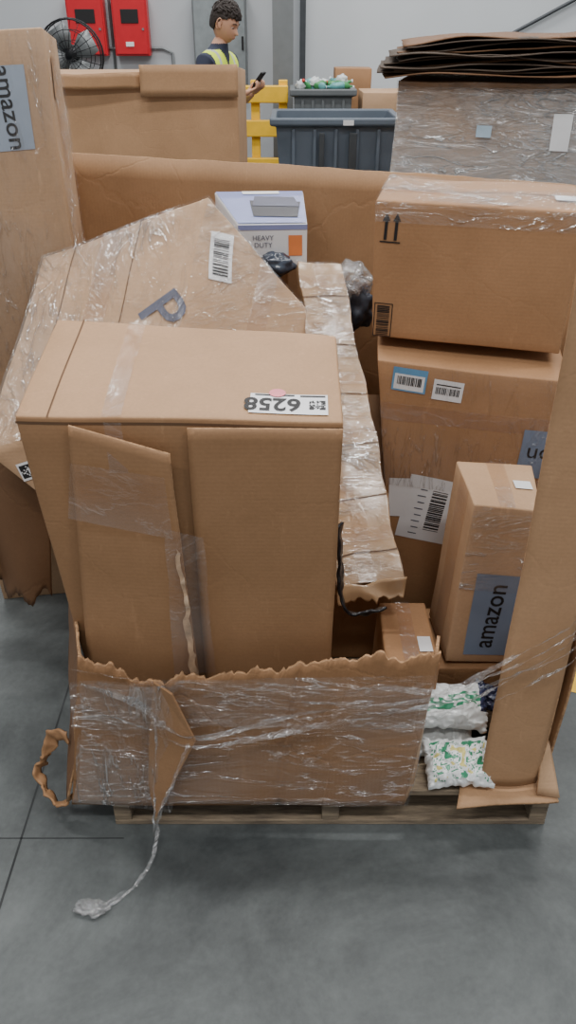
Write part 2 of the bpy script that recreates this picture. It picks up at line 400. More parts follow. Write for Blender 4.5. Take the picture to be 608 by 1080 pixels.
tv=[(-.262,1.108,.505),(-.225,1.09,.49),(-.185,1.075,.375),(-.215,1.08,.30),(-.255,1.085,.2),(-.292,1.10,.10),(-.30,1.105,.2),(-.285,1.11,.35)]
ob=mk('torn_tongue',tv,[(0,1,2,7),(7,2,3),(7,3,4,6),(6,4,5)],CBA,con); so=ob.modifiers.new('s','SOLIDIFY'); so.thickness=.005
panel('rear_panel',(-.60,2.38,.125),(.86,2.36,.125),(.84,2.35,1.205),(-.62,2.36,1.283),CBW,con,nx=60,ny=20,amp=.008,freq=2.2,seed=6,topf=jag(3,1.0,.004,5),edge=EDGE,
      bend=lambda s,t:V((0,.012*abs(math.sin(s*6.2)),0)))
panel('side_left',(-.545,2.36,.125),(-.56,1.6,.125),(-.56,1.62,.60),(-.56,2.36,.95),CBW,con,nx=30,ny=16,amp=.008,seed=7,topf=jag(6,1,.05,6),edge=EDGE)
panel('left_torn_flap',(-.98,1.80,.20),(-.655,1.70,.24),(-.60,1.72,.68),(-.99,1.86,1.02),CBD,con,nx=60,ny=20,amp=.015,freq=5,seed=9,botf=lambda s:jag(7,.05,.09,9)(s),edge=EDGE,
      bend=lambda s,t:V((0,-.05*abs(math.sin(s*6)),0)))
panel('side_right',(.60,1.2,.125),(.64,2.36,.125),(.84,2.35,1.2),(.60,1.2,.5),CBW,con,nx=20,ny=12,amp=.006,seed=12,edge=EDGE)
panel('corner_post_face',(.432,1.150,.15),(.556,1.15,.15),(.556,1.15,1.34),(.425,1.15,1.34),CB,con,nx=10,ny=44,amp=.004,freq=4,seed=13,edge=EDGE,
      bend=lambda s,t:V((0,-.010*math.sin(s*math.pi),0)))
panel('corner_post_side',(.556,1.15,.15),(.60,1.27,.15),(.60,1.27,1.34),(.556,1.15,1.34),CB2,con,nx=6,ny=30,amp=.004,freq=4,seed=14,edge=EDGE)
panel('corner_foot_flap',(.37,1.10,.128),(.60,1.115,.128),(.61,1.30,.130),(.42,1.26,.135),CB,con,nx=16,ny=10,amp=.005,freq=9,seed=15,edge=EDGE)
panel('corner_foot_upturn',(.556,1.13,.135),(.605,1.12,.135),(.585,1.2,.23),(.556,1.16,.25),CB3,con,nx=6,ny=6,amp=.003,seed=16,edge=EDGE)
ob=ribbon('curled_tear',[(-.50,1.2,.24),(-.535,1.22,.22),(-.56,1.22,.16),(-.585,1.22,.11),(-.56,1.18,.075),(-.525,1.16,.065),(-.50,1.15,.10)],.042,CB2,con,tw=2,seed=4,wrink=.012)
so=ob.modifiers.new('s','SOLIDIFY'); so.thickness=.005

# ---------------------------------------------------------------- load
A=Box('cardboard_box',dict(FLB=(-.418,1.245,.14),FRB=(.085,1.245,.14),FRT=(.094,1.20,1.020),FLT=(-.466,1.20,1.032),
      BLB=(-.415,1.56,.14),BRB=(.085,1.53,.14),BRT=(.096,1.50,1.066),BLT=(-.475,1.56,1.080)),[CB,CBA],.004,4,21,16,bev=.005)
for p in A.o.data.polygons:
    if p.normal.y<-.7: p.material_index=1  # camera-side faces take the darker board with shade in its colour
A.rect('tape','top',.265,.325,0,1,TAPE)
A.rect('seam','top',.098,.103,0,1,SEAM,.0012)
A.rect('edge_score','front',0,1,.985,.990,SEAM,.0012,20,1)
A.lab('label','top',.835,.17,math.radians(180),[(-.068,-.03,.068,.033)],WHITE,.0022)
A.text('label_text','top',.835,.17,math.radians(180),'6258',.050,BLACK,.0032,x=.028,y=.003,bold=.0012,sy=1.1)
A.lab('label_code','top',.835,.17,math.radians(180),qr(-.050,.004,.028,11,3)+[(-.064,-.026,-.02,-.022),(-.01,-.027,.06,-.0235)],BLACK,.0032)
pk=[(math.cos(i*.3927)*.015,math.sin(i*.3927)*.013) for i in range(16)]
O,X,Y,N=A.frame('top',.80,.27)
mk('round_sticker',[O+X*x+Y*y+N*.004+A.f(O) for x,y in pk],[tuple(range(16))],PINK,A.o)
panel('flap_right',(-.178,1.222,.30),(.089,1.225,.30),(.095,1.196,1.008),(-.172,1.196,1.010),CBA,A.o,nx=20,ny=30,amp=.003,freq=4,seed=22,edge=EDGE,thick=.005)
panel('flap_left',(-.425,1.200,.34),(-.186,1.195,.34),(-.203,1.180,.972),(-.372,1.192,1.016),CBA,A.o,nx=20,ny=30,amp=.004,freq=5,seed=23,edge=EDGE,bend=lambda s,t:V((0,-.006*s*math.sin(t*3),0)),thick=.005)
vs,fs=grid((-.395,1.173,.84),(-.210,1.167,.80),(-.214,1.168,.93),(-.375,1.178,.95),10,10,dispf(.004,5,23))
mk('flap_tape',vs,fs,TAPE,A.o,True)
TORN=simple('torn_paper_pale',(190,164,138),.8,var=.25,scale=60)
vs,fs=grid((-.200,1.176,.44),(-.186,1.176,.44),(-.198,1.172,.76),(-.206,1.172,.78),6,40,dispf(.008,34,29))
mk('torn_paper_edge',vs,fs,TORN,A.o,True)
vs,fs=grid((-.235,1.172,.46),(-.150,1.178,.46),(-.155,1.172,.80),(-.225,1.168,.82),8,10,dispf(.006,12,29))
mk('loose_tape',vs,fs,TAPE,A.o,True)
vs,fs=grid((-.31,1.182,.93),(-.278,1.182,.93),(-.283,1.189,1.024),(-.312,1.189,1.024),4,6,dispf(.004,5,23))
mk('tape_over_edge',vs,fs,TAPE,A.o,True)

B=Box('cardboard_box',dict(BLT=(-.62,2.0,1.095),BRT=(-.19,2.0,1.237),FRT=(-.29,1.70,.86),FLT=(-.713,1.62,.735),
      BRB=(.062,1.93,.965),FRB=(-.06,1.67,.60),BLB=(-.36,1.93,.82),FLB=(-.45,1.61,.47)),CB3,.009,5,31,18)
B.rect('tape','top',.36,.50,0,1,TAPE)
B.rect('seam','top',.20,.206,0,1,SEAM,.0012); B.rect('seam_b','top',.60,.606,0,1,SEAM,.0012)
B.text('print','top',.86,.44,math.radians(-75),'P',.16,GREYT,.004,bold=.0015)
B.lab('label','right',.80,.80,math.radians(8),[(-.060,-.028,.060,.028)],WHITE,.003)
B.lab('label_code','right',.80,.80,math.radians(8),bars(.095,.038,22,5),BLACK,.0042)
B.rect('tape_end','right',.0,1,.35,.5,TAPE)
B.lab('label_b','front',.17,.78,math.radians(0),[(-.06,-.022,.06,.022)],WHITE,.003)
B.lab('label_b_code','front',.17,.78,0,qr(-.04,0,.032,9,8)+bars(.03,.02,8,2),BLACK,.0042)
O,X,Y,N=B.frame('front',.23,.78)
mk('heart_sticker',[O+X*x*.015+Y*y*.015+N*.005+B.f(O) for x,y in [(0,-1),(.9,0),(1,.6),(.6,.95),(.15,.8),(0,.45),(-.15,.8),(-.6,.95),(-1,.6),(-.9,0)]],[tuple(range(10))],RED,B.o)
B.rect('film','top',0,1,.0,1,FILMV,.006,18,18)
B.rect('film_end','right',0,1,0,1,FILM,.006,18,18)

C=Box('taped_long_carton',dict(FLT=(.115,1.44,.475),FRT=(.268,1.44,.51),BRT=(.135,2.0,1.07),BLT=(.025,2.03,1.075),
      FLB=(.112,1.50,.40),FRB=(.262,1.52,.40),BRB=(.13,2.08,.96),BLB=(.035,2.12,.96)),KTAPE,.012,9,41,26,bev=.003)
for i in range(12):
    t=.03+i*.08
    C.strip('tape_band_%d'%i,'top',[(0,t),(1,t+.012*(i%3)),(1,t+.05),(0,t+.045)],TAPE if i%2 else FILM,.003+.001*(i%2),10,4)
for i in range(6):
    t=.08+i*.16
    C.strip('tape_seam_%d'%i,'top',[(0,t),(1,t+.01),(1,t+.014),(0,t+.004)],SEAM,.0022,10,1)
C.rect('tape_long','top',.35,.6,0,1,TAPE,.004,8,26)
C.rect('film','top',0,1,0,1,FILM,.006,12,26)
panel('crumpled_end',(.12,1.43,.44),(.262,1.42,.46),(.268,1.44,.512),(.115,1.44,.476),KTAPE,C.o,nx=24,ny=8,amp=.014,freq=18,seed=42,botf=jag(9,.0,.5,8),thick=.003)
STRAP=simple('black_strap',(24,24,28),.3,var=.2)
o_=ribbon('hanging_strap',[(.112,1.37,.70),(.116,1.36,.60),(.120,1.35,.53),(.135,1.345,.485),(.17,1.35,.478),(.215,1.365,.480)],.045,STRAP,C.o,tw=.8,seed=6)
so=o_.modifiers.new('s','SOLIDIFY'); so.thickness=.006

D=Box('cardboard_box',dict(FLB=(.207,1.86,.935),FRB=(.654,1.78,.92),FRT=(.655,1.78,1.243),FLT=(.198,1.86,1.254),
      BLB=(.25,2.10,.935),BRB=(.70,2.02,.92),BRT=(.70,2.02,1.258),BLT=(.255,2.09,1.268)),CB2,.004,5,51,14)
D.rect('seam','top',0,1,.495,.51,SEAM,.0012)
D.rect('tape','top',0,1,.38,.62,TAPE,.0025)
D.lab('arrows','front',.085,.83,0,[(-.0155,-.03,-.0085,.018),(.0085,-.03,.0155,.018),(-.024,-.036,.024,-.033)],BLACK,.002)
for x in(-.012,.012):
    O,X,Y,N=D.frame('front',.085,.83)
    mk('arrow_tip',[O+D.f(O)+N*.0025+X*(x+a)+Y*b for a,b in((-.009,.012),(.009,.012),(0,.03))],[(0,1,2)],BLACK,D.o)
D.lab('barcode_frame','front',.055,.14,math.pi/2,[(-.042,-.022,.042,-.020),(-.042,.020,.042,.022),(-.042,-.022,-.040,.022),(.040,-.022,.042,.022)],BLACK,.002)
D.lab('barcode','front',.055,.14,math.pi/2,bars(.076,.03,30,9),BLACK,.002)
D.rect('film_top','top',0,1,0,1,FILM,.005,18,10)
D.rect('film_front','front',.0,1,.86,1,FILM,.004,18,8)
D.lab('small_label','top',.93,.4,0,[(-.03,-.02,.03,.02)],WHITE,.004)

E=Box('cardboard_box',dict(FLB=(.30,1.78,.14),FRB=(.655,1.71,.14),FRT=(.665,1.70,.880),FLT=(.218,1.79,.900),
      BLB=(.32,2.05,.14),BRB=(.70,2.0,.14),BRT=(.71,2.02,.905),BLT=(.25,2.10,.922)),CB2,.005,5,61,14)
E.lab('label_a','front',.17,.945,-.03,[(-.042,-.030,.042,.030)],LBLUE,.0022)
E.lab('label_a_white','front',.17,.945,-.03,[(-.037,-.026,.037,.014)],WHITE,.003)
E.lab('label_a_code','front',.17,.942,-.03,bars(.06,.022,26,11),BLACK,.0038)
E.lab('label_b','front',.38,.925,-.03,[(-.037,-.026,.037,.026)],WHITE,.0022)
E.lab('label_b_code','front',.38,.922,-.03,bars(.06,.018,26,12)+[(-.03,.014,.03,.017)],BLACK,.003)
E.lab('logo_tape','front',.91,.73,0,[(-.045,-.065,.045,.065)],BLUEG,.0022)
E.text('logo_text','front',.91,.73,math.pi,'on',.06,BLACK,.003)
E.lab('shipping_label','front',.30,.46,-.1,[(-.075,-.1,.07,.1)],WHITE,.0022)
E.lab('shipping_label_code','front',.33,.46,-.1+math.pi/2,bars(.13,.04,30,14),BLACK,.003)
E.lab('shipping_label_text','front',.24,.46,-.1,[(-.02+ (i%2)*.004,-.08+i*.02,.002,-.077+i*.02) for i in range(8)],GREYT,.003)
E.lab('packing_slip','front',.10,.50,.1,[(-.03,-.06,.03,.06)],WHITE,.0022)
E.rect('tape','front',0,1,.80,.86,TAPE,.0018)
E.rect('film','front',0,1,.55,1,FILMT,.006,14,10)

Fb=Box('cardboard_box',dict(FLB=(.388,1.42,.262),FRB=(.553,1.42,.255),FRT=(.548,1.42,.702),FLT=(.400,1.42,.718),
      BLB=(.376,1.60,.262),BRB=(.565,1.60,.258),BRT=(.575,1.60,.715),BLT=(.394,1.60,.728)),CB3,.003,5,71,12)
Fb.rect('logo_tape','front',.24,.92,.06,.60,BLUEG,.002)
Fb.text('logo_text','front',.55,.33,math.pi/2,'amazon',.063,BLACK,.003,bold=.0006)
Fb.rect('tape','top',.38,.62,0,1,TAPE)
Fb.lab('small_label','top',.8,.5,0,[(-.02,-.015,.02,.015)],WHITE,.003)
Fb.rect('side_tape','left',.3,.75,.0,1,TAPE)
Fb.rect('film','front',0,1,.5,1,FILM,.005)
Box('cardboard_box',dict(FLB=(.36,1.41,.125),FRB=(.575,1.41,.125),FRT=(.575,1.41,.250),FLT=(.36,1.41,.250),
      BLB=(.36,1.64,.125),BRB=(.575,1.64,.125),BRT=(.575,1.64,.250),BLT=(.36,1.64,.250)),CB4,.003,5,72,8)
G=Box('cardboard_box',dict(FLB=(.215,1.30,.125),FRB=(.345,1.30,.125),FRT=(.345,1.31,.36),FLT=(.225,1.31,.36),
      BLB=(.215,1.50,.125),BRB=(.345,1.50,.125),BRT=(.345,1.52,.37),BLT=(.225,1.52,.37)),CB2,.005,6,73,10)
G.rect('tape','top',.35,.65,0,1,TAPE); G.lab('label','top',.80,.3,0,[(-.015,-.025,.015,.025)],WHITE,.003)
Box('cardboard_box',dict(FLB=(-.50,2.06,.125),FRB=(.0,2.15,.125),FRT=(.0,2.15,1.025),FLT=(-.50,2.10,1.03),
      BLB=(-.50,2.32,.125),BRB=(.0,2.32,.125),BRT=(.0,2.32,1.025),BLT=(-.50,2.32,1.03)),CB4,.003,5,74,8)
Box('cardboard_box',dict(FLB=(-.50,1.62,.125),FRB=(.06,1.62,.125),FRT=(.06,1.64,.40),FLT=(-.50,1.64,.40),
      BLB=(-.50,1.98,.125),BRB=(.06,1.98,.125),BRT=(.06,1.98,.45),BLT=(-.50,1.98,.45)),CB4,.003,5,75,8)
Box('cardboard_box',dict(FLB=(.10,1.58,.125),FRB=(.27,1.58,.125),FRT=(.27,1.58,.36),FLT=(.10,1.58,.36),
      BLB=(.10,2.0,.125),BRB=(.27,2.0,.125),BRT=(.27,2.0,.72),BLT=(.10,2.0,.72)),CB4,.003,5,76,8)

J=Box('retail_box',dict(FLB=(-.13,2.10,1.042),FRB=(.05,2.10,1.045),FRT=(.05,2.10,1.150),FLT=(-.13,2.10,1.148),
      BLB=(-.20,2.31,1.042),BRB=(.045,2.31,1.045),BRT=(.042,2.31,1.192),BLT=(-.205,2.31,1.19)),WHITE,.001,4,77,6,bev=.002)
J.rect('art','top',.01,.99,.02,.99,LAV,.003)
DK=simple('print_charcoal',(52,52,58),.5,bump=0)
J.strip('art_product','top',[(.28,.20),(.88,.16),(.95,.62),(.34,.68)],DK,.005)
J.strip('art_product_top','top',[(.34,.50),(.93,.46),(.88,.76),(.42,.80)],GREYT,.006)
J.rect('art_title','top',.30,.72,.88,.97,WHITE,.005)
J.lab('art_orange','front',.83,.5,0,[(-.018,-.026,.018,.026)],ORANGE,.002)
J.rect('art_front_blue','front',.0,1,.88,1,LAV,.002)
J.text('print','front',.36,.60,0,'HEAVY\nDUTY',.018,GREYT,.003)
J.text('print_small','front',.28,.16,0,'UPC 12-24',.010,GREYT,.003)

CLEAR=film('clear_bag',.25,.6,10,(1,1,1),.45,.12,(.9,.95,1,1),broad=.35)
BLKP=simple('black_plastic_film',(48,56,70),.2,var=.4,scale=30,bump=.6,spec=.8)
DARKP=simple('dark_goods',(60,66,78),.5,var=.4,scale=18,bump=.5)
blob('dark_wrapped_goods',(.19,2.12,.93),(.045,.05,.06),DARKP,seed=3,amp=.4,freq=2)
blob('clear_plastic_bag',(.175,2.13,.995),(.055,.06,.05),CLEAR,seed=13,amp=.3,freq=2)
blob('black_plastic_bag',(-.03,2.07,1.055),(.045,.025,.030),BLKP,seed=5,amp=.3,freq=2)

BAGW=simple('pouch_white',(220,224,224),.22,var=.05,scale=20,bump=.3,spec=.7)
BAGG=simple('pouch_green',(58,140,104),.25,var=.2,scale=30,bump=.2,spec=.7)
BAGB=simple('pouch_navy',(46,54,84),.25,var=.3,scale=30,bump=.3,spec=.7)
BAGY=simple('pouch_yellow',(206,196,120),.3,var=.2,scale=60,bump=.2)
def m1(u,v):
    if u>.72: return 3 if v>-.2 else 0
    if abs(v-.15-.2*math.sin(u*3))<.28 and noise.noise(V((u*5,v*9,2)))>-.12: return 1
    return 0
def m2(u,v):
    n=noise.noise(V((u*4,v*3.4,7)))
    if abs(u)>.85 or abs(v)>.8: return 0
    if n>.26: return 1
    if n<-.30: return 2
    return 1 if abs(n)<.025 else 0
pouch('snack_pouch',(.375,1.30,.235),(1,.05,-.12),(.05,.75,.62),.19,.115,.035,[BAGW,BAGG,BAGY,BAGB],m1,3)
pouch('snack_pouch',(.385,1.185,.175),(1,-.05,.10),(-.05,.85,.5),.145,.115,.030,[BAGW,BAGG,BAGY,BAGB],m2,5)
pouch('snack_pouch',(.365,1.29,.155),(1,.1,.0),(0,.97,.2),.15,.12,.022,[BAGW,BAGG,BAGY,BAGB],lambda u,v:0,9)
pouch('snack_pouch',(.50,1.345,.21),(.8,-.3,-.1),(.1,.6,.8),.10,.07,.025,[BAGB],lambda u,v:0,11)

wrap=empty('stretch_wrap',(.0,1.1,.45))
def R(n,pts,w,seed,m=FILMH,tw=1.5): return ribbon(n,pts,w,m,wrap,tw=tw,seed=seed,n=130)
R('band_a',[(-.41,1.115,.49),(-.30,1.108,.44),(-.19,1.07,.385),(.02,1.10,.42),(.27,1.105,.455),(.43,1.12,.55),(.555,1.125,.66),(.64,1.25,.72)],.032,1)
R('band_b',[(-.43,1.115,.43),(-.30,1.105,.38),(-.18,1.07,.36),(.05,1.10,.385),(.27,1.10,.44),(.43,1.12,.50),(.556,1.125,.58),(.65,1.25,.64)],.04,2)
R('band_c',[(-.19,1.068,.38),(.05,1.105,.36),(.27,1.10,.40),(.43,1.12,.49),(.556,1.12,.62),(.64,1.25,.68)],.024,3)
R('band_d',[(-.43,1.115,.53),(-.1,1.105,.47),(.2,1.10,.45),(.43,1.115,.53),(.556,1.12,.645),(.64,1.25,.70)],.02,4)
R('band_e',[(.10,1.10,.40),(.27,1.098,.425),(.40,1.11,.44),(.50,1.12,.50),(.56,1.12,.56),(.65,1.25,.60)],.018,8)
R('strand',[(-.20,1.07,.37),(-.24,1.075,.25),(-.285,1.085,.12),(-.29,1.07,.07),(-.31,1.01,.03),(-.37,.955,.008),(-.41,.945,.008)],.014,6)
R('strand_b',[(-.26,1.10,.48),(-.275,1.095,.3),(-.298,1.09,.1),(-.295,1.06,.05),(-.32,1.0,.02),(-.40,.945,.008)],.01,7)
vs,fs=grid((-.47,1.108,.13),(.262,1.100,.13),(.29,1.100,.53),(-.40,1.106,.50),60,30,dispf(.008,6,3)); mk('front_sheet',vs,fs,FILM,wrap,True)
vs,fs=grid((-.47,1.104,.14),(-.26,1.096,.12),(-.22,1.09,.50),(-.40,1.10,.51),30,30,dispf(.012,9,6)); mk('front_sheet_bunched',vs,fs,FILMV,wrap,True)
vs,fs=grid((-.44,1.10,.38),(.27,1.096,.39),(.28,1.095,.50),(-.42,1.10,.51),60,12,dispf(.012,9,6)); mk('front_sheet_b',vs,fs,FILM,wrap,True)
blob('film_end',(-.415,.94,.012),(.035,.016,.012),FILMH,wrap,seed=11,amp=.5,freq=3,sub=4)

AM=Box('tall_cardboard_box',dict(FLB=(-.93,1.99,0),FRB=(-.560,2.05,0),FRT=(-.553,2.05,1.585),FLT=(-.95,1.99,1.56),
      BLB=(-.93,2.24,0),BRB=(-.575,2.26,0),BRT=(-.57,2.24,1.56),BLT=(-.95,2.24,1.56)),CB3,.006,4,81,16)
AM.rect('logo_tape','front',.60,.87,.845,.955,BLUEL,.002)
AM.text('logo_text','front',.755,.90,-math.pi/2,'amazon',.056,BLACK,.003,bold=.0006)
AM.strip('tape_edge','right',[(.35,.80),(.65,.80),(.65,1.0),(.35,1.0)],TAPE,.003)
AM.lab('small_label','right',.4,.94,0,[(-.02,-.045,.02,.045)],CB,.003)
AM.rect('film','right',0,1,.5,1,FILM,.005); AM.rect('film_front','front',.3,1,.5,1,FILMT,.005)

# ---------------------------------------------------------------- background
BG=Box('bulk_carton',dict(FLB=(-1.35,4.0,.0),FRB=(-.228,4.0,.0),FRT=(-.228,4.0,1.420),FLT=(-1.35,4.05,1.37),
      BLB=(-1.35,5.0,.0),BRB=(-.24,5.0,.0),BRT=(-.24,5.0,1.36),BLT=(-1.35,5.0,1.36)),CB,.006,3,91,10)
panel('raised_flap',(-.67,3.985,1.30),(-.228,3.985,1.30),(-.226,3.985,1.428),(-.665,3.985,1.425),CB,BG.o,nx=20,ny=4,amp=.004,seed=92)
panel('liner_edge',(-.67,4.0,1.33),(-1.34,4.0,1.33),(-1.34,4.02,1.39),(-.67,4.0,1.39),CBW,BG.o,nx=20,ny=4,amp=.004,seed=93,topf=jag(5,1,.1,6))

WRAPH=film('wrap_heavy',.14,.6,3.5,(1,1,4),.5,.2,broad=.35)
RG=Box('wrapped_bulk_carton',dict(FLB=(.60,5.0,.12),FRB=(1.85,4.62,.12),FRT=(1.85,4.62,1.305),FLT=(.625,5.0,1.305),
      BLB=(.85,6.0,.12),BRB=(2.05,5.7,.12),BRT=(2.05,5.7,1.305),BLT=(.87,6.0,1.305)),CB,.012,3,95,14)
RG.rect('film','front',0,1,.0,1,FILM,.012,30,20); RG.rect('film_b','front',0,1,.15,.98,WRAPH,.02,30,20); RG.rect('film_c','front',0,1,.5,.96,WRAPH,.03,30,20)
RG.rect('film_left','left',0,1,0,1,FILM,.012)
RG.lab('label','front',.72,.80,0,[(-.05,-.09,.05,.09)],WHITE,.035)
RG.lab('label_b','front',.40,.80,0,[(-.04,-.03,.04,.03)],simple('label_pale_blue',(170,190,206),.5,bump=0),.035)
cuboid('carton_pallet',.66,1.85,5.05,5.6,0,.10,WOOD)
st=empty('flattened_cardboard_stack',(1.2,5.2,1.33))
rr=random.Random(4)
for i in range(13):
    z=1.345+i*.0132
    ax=.52+rr.uniform(-.03,.10)+(.14 if i>8 else 0); ay=4.93+rr.uniform(-.05,.08)
    vs_=[(ax,ay,z),(1.95+rr.uniform(-.1,.1),4.50+rr.uniform(-.05,.05),z+.004),(2.1,5.5,z+.02),(ax+.1,5.9,z)]
    panel('sheet_%d'%i,*vs_,DARKB if i%4 else CBD,st,nx=24,ny=8,amp=.018,freq=3.2,seed=100+i,thick=.006,
          bend=lambda s,t,k=i:V((0,0,.012*math.sin(s*math.pi)*(k/10)-.02*(1-s)**4+.01*math.sin(s*9+k))))
def openbin(name,x0,x1,y0,y1,zb,zt,mat,inset=.06,rim=.03,wall_t=.02):
    e=empty(name,((x0+x1)/2,(y0+y1)/2,zb)); 
    def ring(ix,z): return [V((x0+ix,y0+ix,z)),V((x1-ix,y0+ix,z)),V((x1-ix,y1-ix,z)),V((x0+ix,y1-ix,z))]
    rings=[ring(inset,zb),ring(inset*.25,zt-.06),ring(0,zt-.06),ring(-rim,zt-.05),ring(-rim,zt),ring(wall_t,zt),ring(inset+wall_t,zb+.03)]
    vs=[p for r in rings for p in r]; fs=[(3,2,1,0)]
    for k in range(len(rings)-1):
        for i in range(4):
            a=k*4+i;b=k*4+(i+1)%4; fs.append((a,b,b+4,a+4))
    n=len(rings)-1; fs.append(tuple(n*4+i for i in range(4)))
    o=mk('tub',vs,fs,mat,e); b=o.modifiers.new('b','BEVEL'); b.width=.012; b.segments=2
    for i in range(5):
        x=x0+inset+(x1-x0-2*inset)*(i+.5)/5
        cuboid('rib_%d'%i,x-.012,x+.012,y0-.004,y0+.05,zb+.05,zt-.08,mat,e,.003)
    for i,(x,y) in enumerate(((x0+.15,y0+.15),(x1-.15,y0+.15),(x1-.15,y1-.15),(x0+.15,y1-.15))):
        tube('caster_%d'%i,[(x-.02,y,.05),(x+.02,y,.05)],.05,BLACK,e,res=14)
        cuboid('fork_%d'%i,x-.03,x+.03,y-.02,y+.02,.05,zb+.01,DGREY,e)
    return e
BINB=simple('bin_plastic_blue_grey',(92,102,114),.4,var=.08,scale=5,bump=.03)
BING=simple('tote_plastic_grey',(100,104,106),.5,var=.08,scale=5,bump=.03)
bb=openbin('rolling_bin_truck',-.11,.85,6.6,7.3,.2,.962,BINB,.07)
cuboid('name_plate',.42,.50,6.555,6.562,.915,.95,WHITE,bb); cuboid('lock_bar',.24,.28,6.57,6.60,.60,.86,DGREY,bb,.004)
cuboid('lock_bar_b',.47,.53,6.57,6.60,.60,.86,DGREY,bb,.004)
tt=openbin('grey_tote_bin',.045,.58,7.8,8.3,.15,1.074,BING,.04)
gm=[simple('bottle_green',(70,140,84),.3,var=.3),simple('bottle_teal',(96,156,156),.3,var=.3),simple('bag_white_small',(200,205,205),.3),simple('cap_red',(190,60,50),.4)]
for i in range(20):
    cx,cy,cz=.11+rr.uniform(0,.40),7.92+rr.uniform(0,.25),1.07+rr.uniform(0,.09)*(1-abs(i-10)/14)
    a=rr.uniform(0,6.28); el=rr.uniform(-.2,.5); d=V((math.cos(a)*math.cos(el),math.sin(a)*math.cos(el)*.5,math.sin(el))).normalized()
    c=V((cx,cy,cz)); L_=.075
    if i%3==2: blob('filled_bag_%d'%i,c,(.055,.05,.045),gm[2],tt,seed=i,amp=.4,freq=2.5,sub=3)
    else:
        tube('bottle_%d'%i,[c-d*L_,c-d*L_*.95,c+d*L_*.4,c+d*L_*.8,c+d*L_*.85,c+d*L_*1.2],[.012,.032,.033,.014,.012,.012],gm[i%2],tt,res=12)
        tube('bottle_cap_%d'%i,[c+d*L_*1.15,c+d*L_*1.35],.015,gm[3 if i%4==0 else 2],tt,res=10)
Box('cardboard_box',dict(FLB=(.66,7.75,0),FRB=(1.17,7.75,0),FRT=(1.17,7.75,1.05),FLT=(.66,7.75,1.05),
      BLB=(.66,8.25,0),BRB=(1.17,8.25,0),BRT=(1.17,8.25,1.05),BLT=(.66,8.25,1.05)),CB3,.004,4,97,8)
Box('cardboard_box',dict(FLB=(.45,8.5,0),FRB=(.80,8.5,0),FRT=(.80,8.5,1.20),FLT=(.45,8.5,1.20),
      BLB=(.45,8.8,0),BRB=(.80,8.8,0),BRT=(.80,8.8,1.20),BLT=(.45,8.8,1.20)),CB2,.004,4,98,8)
gr=empty('yellow_guard_rail',(-.2,8.0,0))
for z in(1.0,.72,.4): cuboid('rail_%d'%(z*100),-.62,.0,7.97,8.02,z-.05,z+.09,YEL,gr,.01)
for i,x in enumerate((-.58,-.30,-.045)): cuboid('post_%d'%i,x-.04,x+.04,8.02,8.10,0,1.13,YEL,gr,.006)
for i,x in enumerate((-.58,-.30,-.045)): cuboid('base_%d'%i,x-.05,x+.05,7.98,8.14,0,.012,YEL,gr)
colm=empty('steel_column',(-.05,8.6,0))
cuboid('web',-.055,-.035,8.5,8.7,0,5,GREYM,colm); cuboid('flange_front',-.145,.05,8.49,8.505,0,5,GREYM,colm); cuboid('flange_rear',-.145,.05,8.695,8.71,0,5,GREYM,colm); cuboid('base_plate',-.2,.11,8.44,8.76,0,.02,GREYM,colm)
ep=empty('electrical_panel',(-.69,9.33,1.3))
cuboid('enclosure',-.96,-.42,9.22,9.39,.98,1.80,GREYM,ep,.008); cuboid('door',-.945,-.435,9.205,9.222,1.0,1.785,simple('panel_door',(136,143,146),.45,.2,bump=.02),ep,.006)
cuboid('handle',-.47,-.45,9.185,9.21,1.33,1.45,BLACK,ep,.004); cuboid('nameplate',-.74,-.66,9.20,9.207,1.66,1.70,WHITE,ep)
REDM=simple('red_enclosure',(190,34,44),.35,var=.05,bump=.02)
for i,(a,b) in enumerate(((-2.225,-1.85),(-1.77,-1.415))):
    e=empty('fire_alarm_panel',(a,9.3,1.5))
    cuboid('cabinet',a,b,9.26,9.39,1.275,1.80,REDM,e,.008); cuboid('door',a+.015,b-.015,9.245,9.262,1.29,1.785,REDM,e,.006)
    cuboid('window',a+.09,b-.09,9.238,9.247,1.56,1.68,BLACK,e,.003); cuboid('lock',b-.06,b-.04,9.236,9.247,1.50,1.52,GREYM,e); cuboid('notice',a+.12,a+.2,9.238,9.247,1.36,1.40,WHITE,e)
fan=empty('pedestal_fan',(-1.70,7.0,0)); FC=V((-1.69,7.0,1.36)); BK=simple('fan_black',(30,31,34),.4,.4)
def circ(r,y,n=28): return [(FC.x+r*math.cos(2*math.pi*i/n),y,FC.z+r*math.sin(2*math.pi*i/n)) for i in range(n)]
for k,(r,y) in enumerate(((.24,6.98),(.245,7.03),(.24,7.08),(.17,6.955),(.10,6.94),(.05,6.935),(.17,7.10),(.1,7.11))): tube('cage_ring_%d'%k,circ(r,y),.006 if k<3 else .003,BK,fan,True,5)
for i in range(22):
    a=2*math.pi*i/22; c,s_=math.cos(a),math.sin(a)
    tube('cage_spoke_%d'%i,[(FC.x+.03*c,6.935,FC.z+.03*s_),(FC.x+.15*c,6.95,FC.z+.15*s_),(FC.x+.24*c,6.98,FC.z+.24*s_),(FC.x+.24*c,7.08,FC.z+.24*s_)],.0025,BK,fan,res=4)
for i in range(4):
    a=i*math.pi/2+.5; vs=[];
    for (r,w,tw) in((.03,.03,.02),(.12,.09,.03),(.21,.08,.02)):
        for sg in(-1,1): vs.append((FC.x+r*math.cos(a)-sg*w*math.sin(a),7.03+sg*tw,FC.z+r*math.sin(a)+sg*w*math.cos(a)))
    o=mk('blade_%d'%i,vs,[(0,1,3,2),(2,3,5,4)],GREYM,fan,True); so=o.modifiers.new('s','SOLIDIFY'); so.thickness=.003
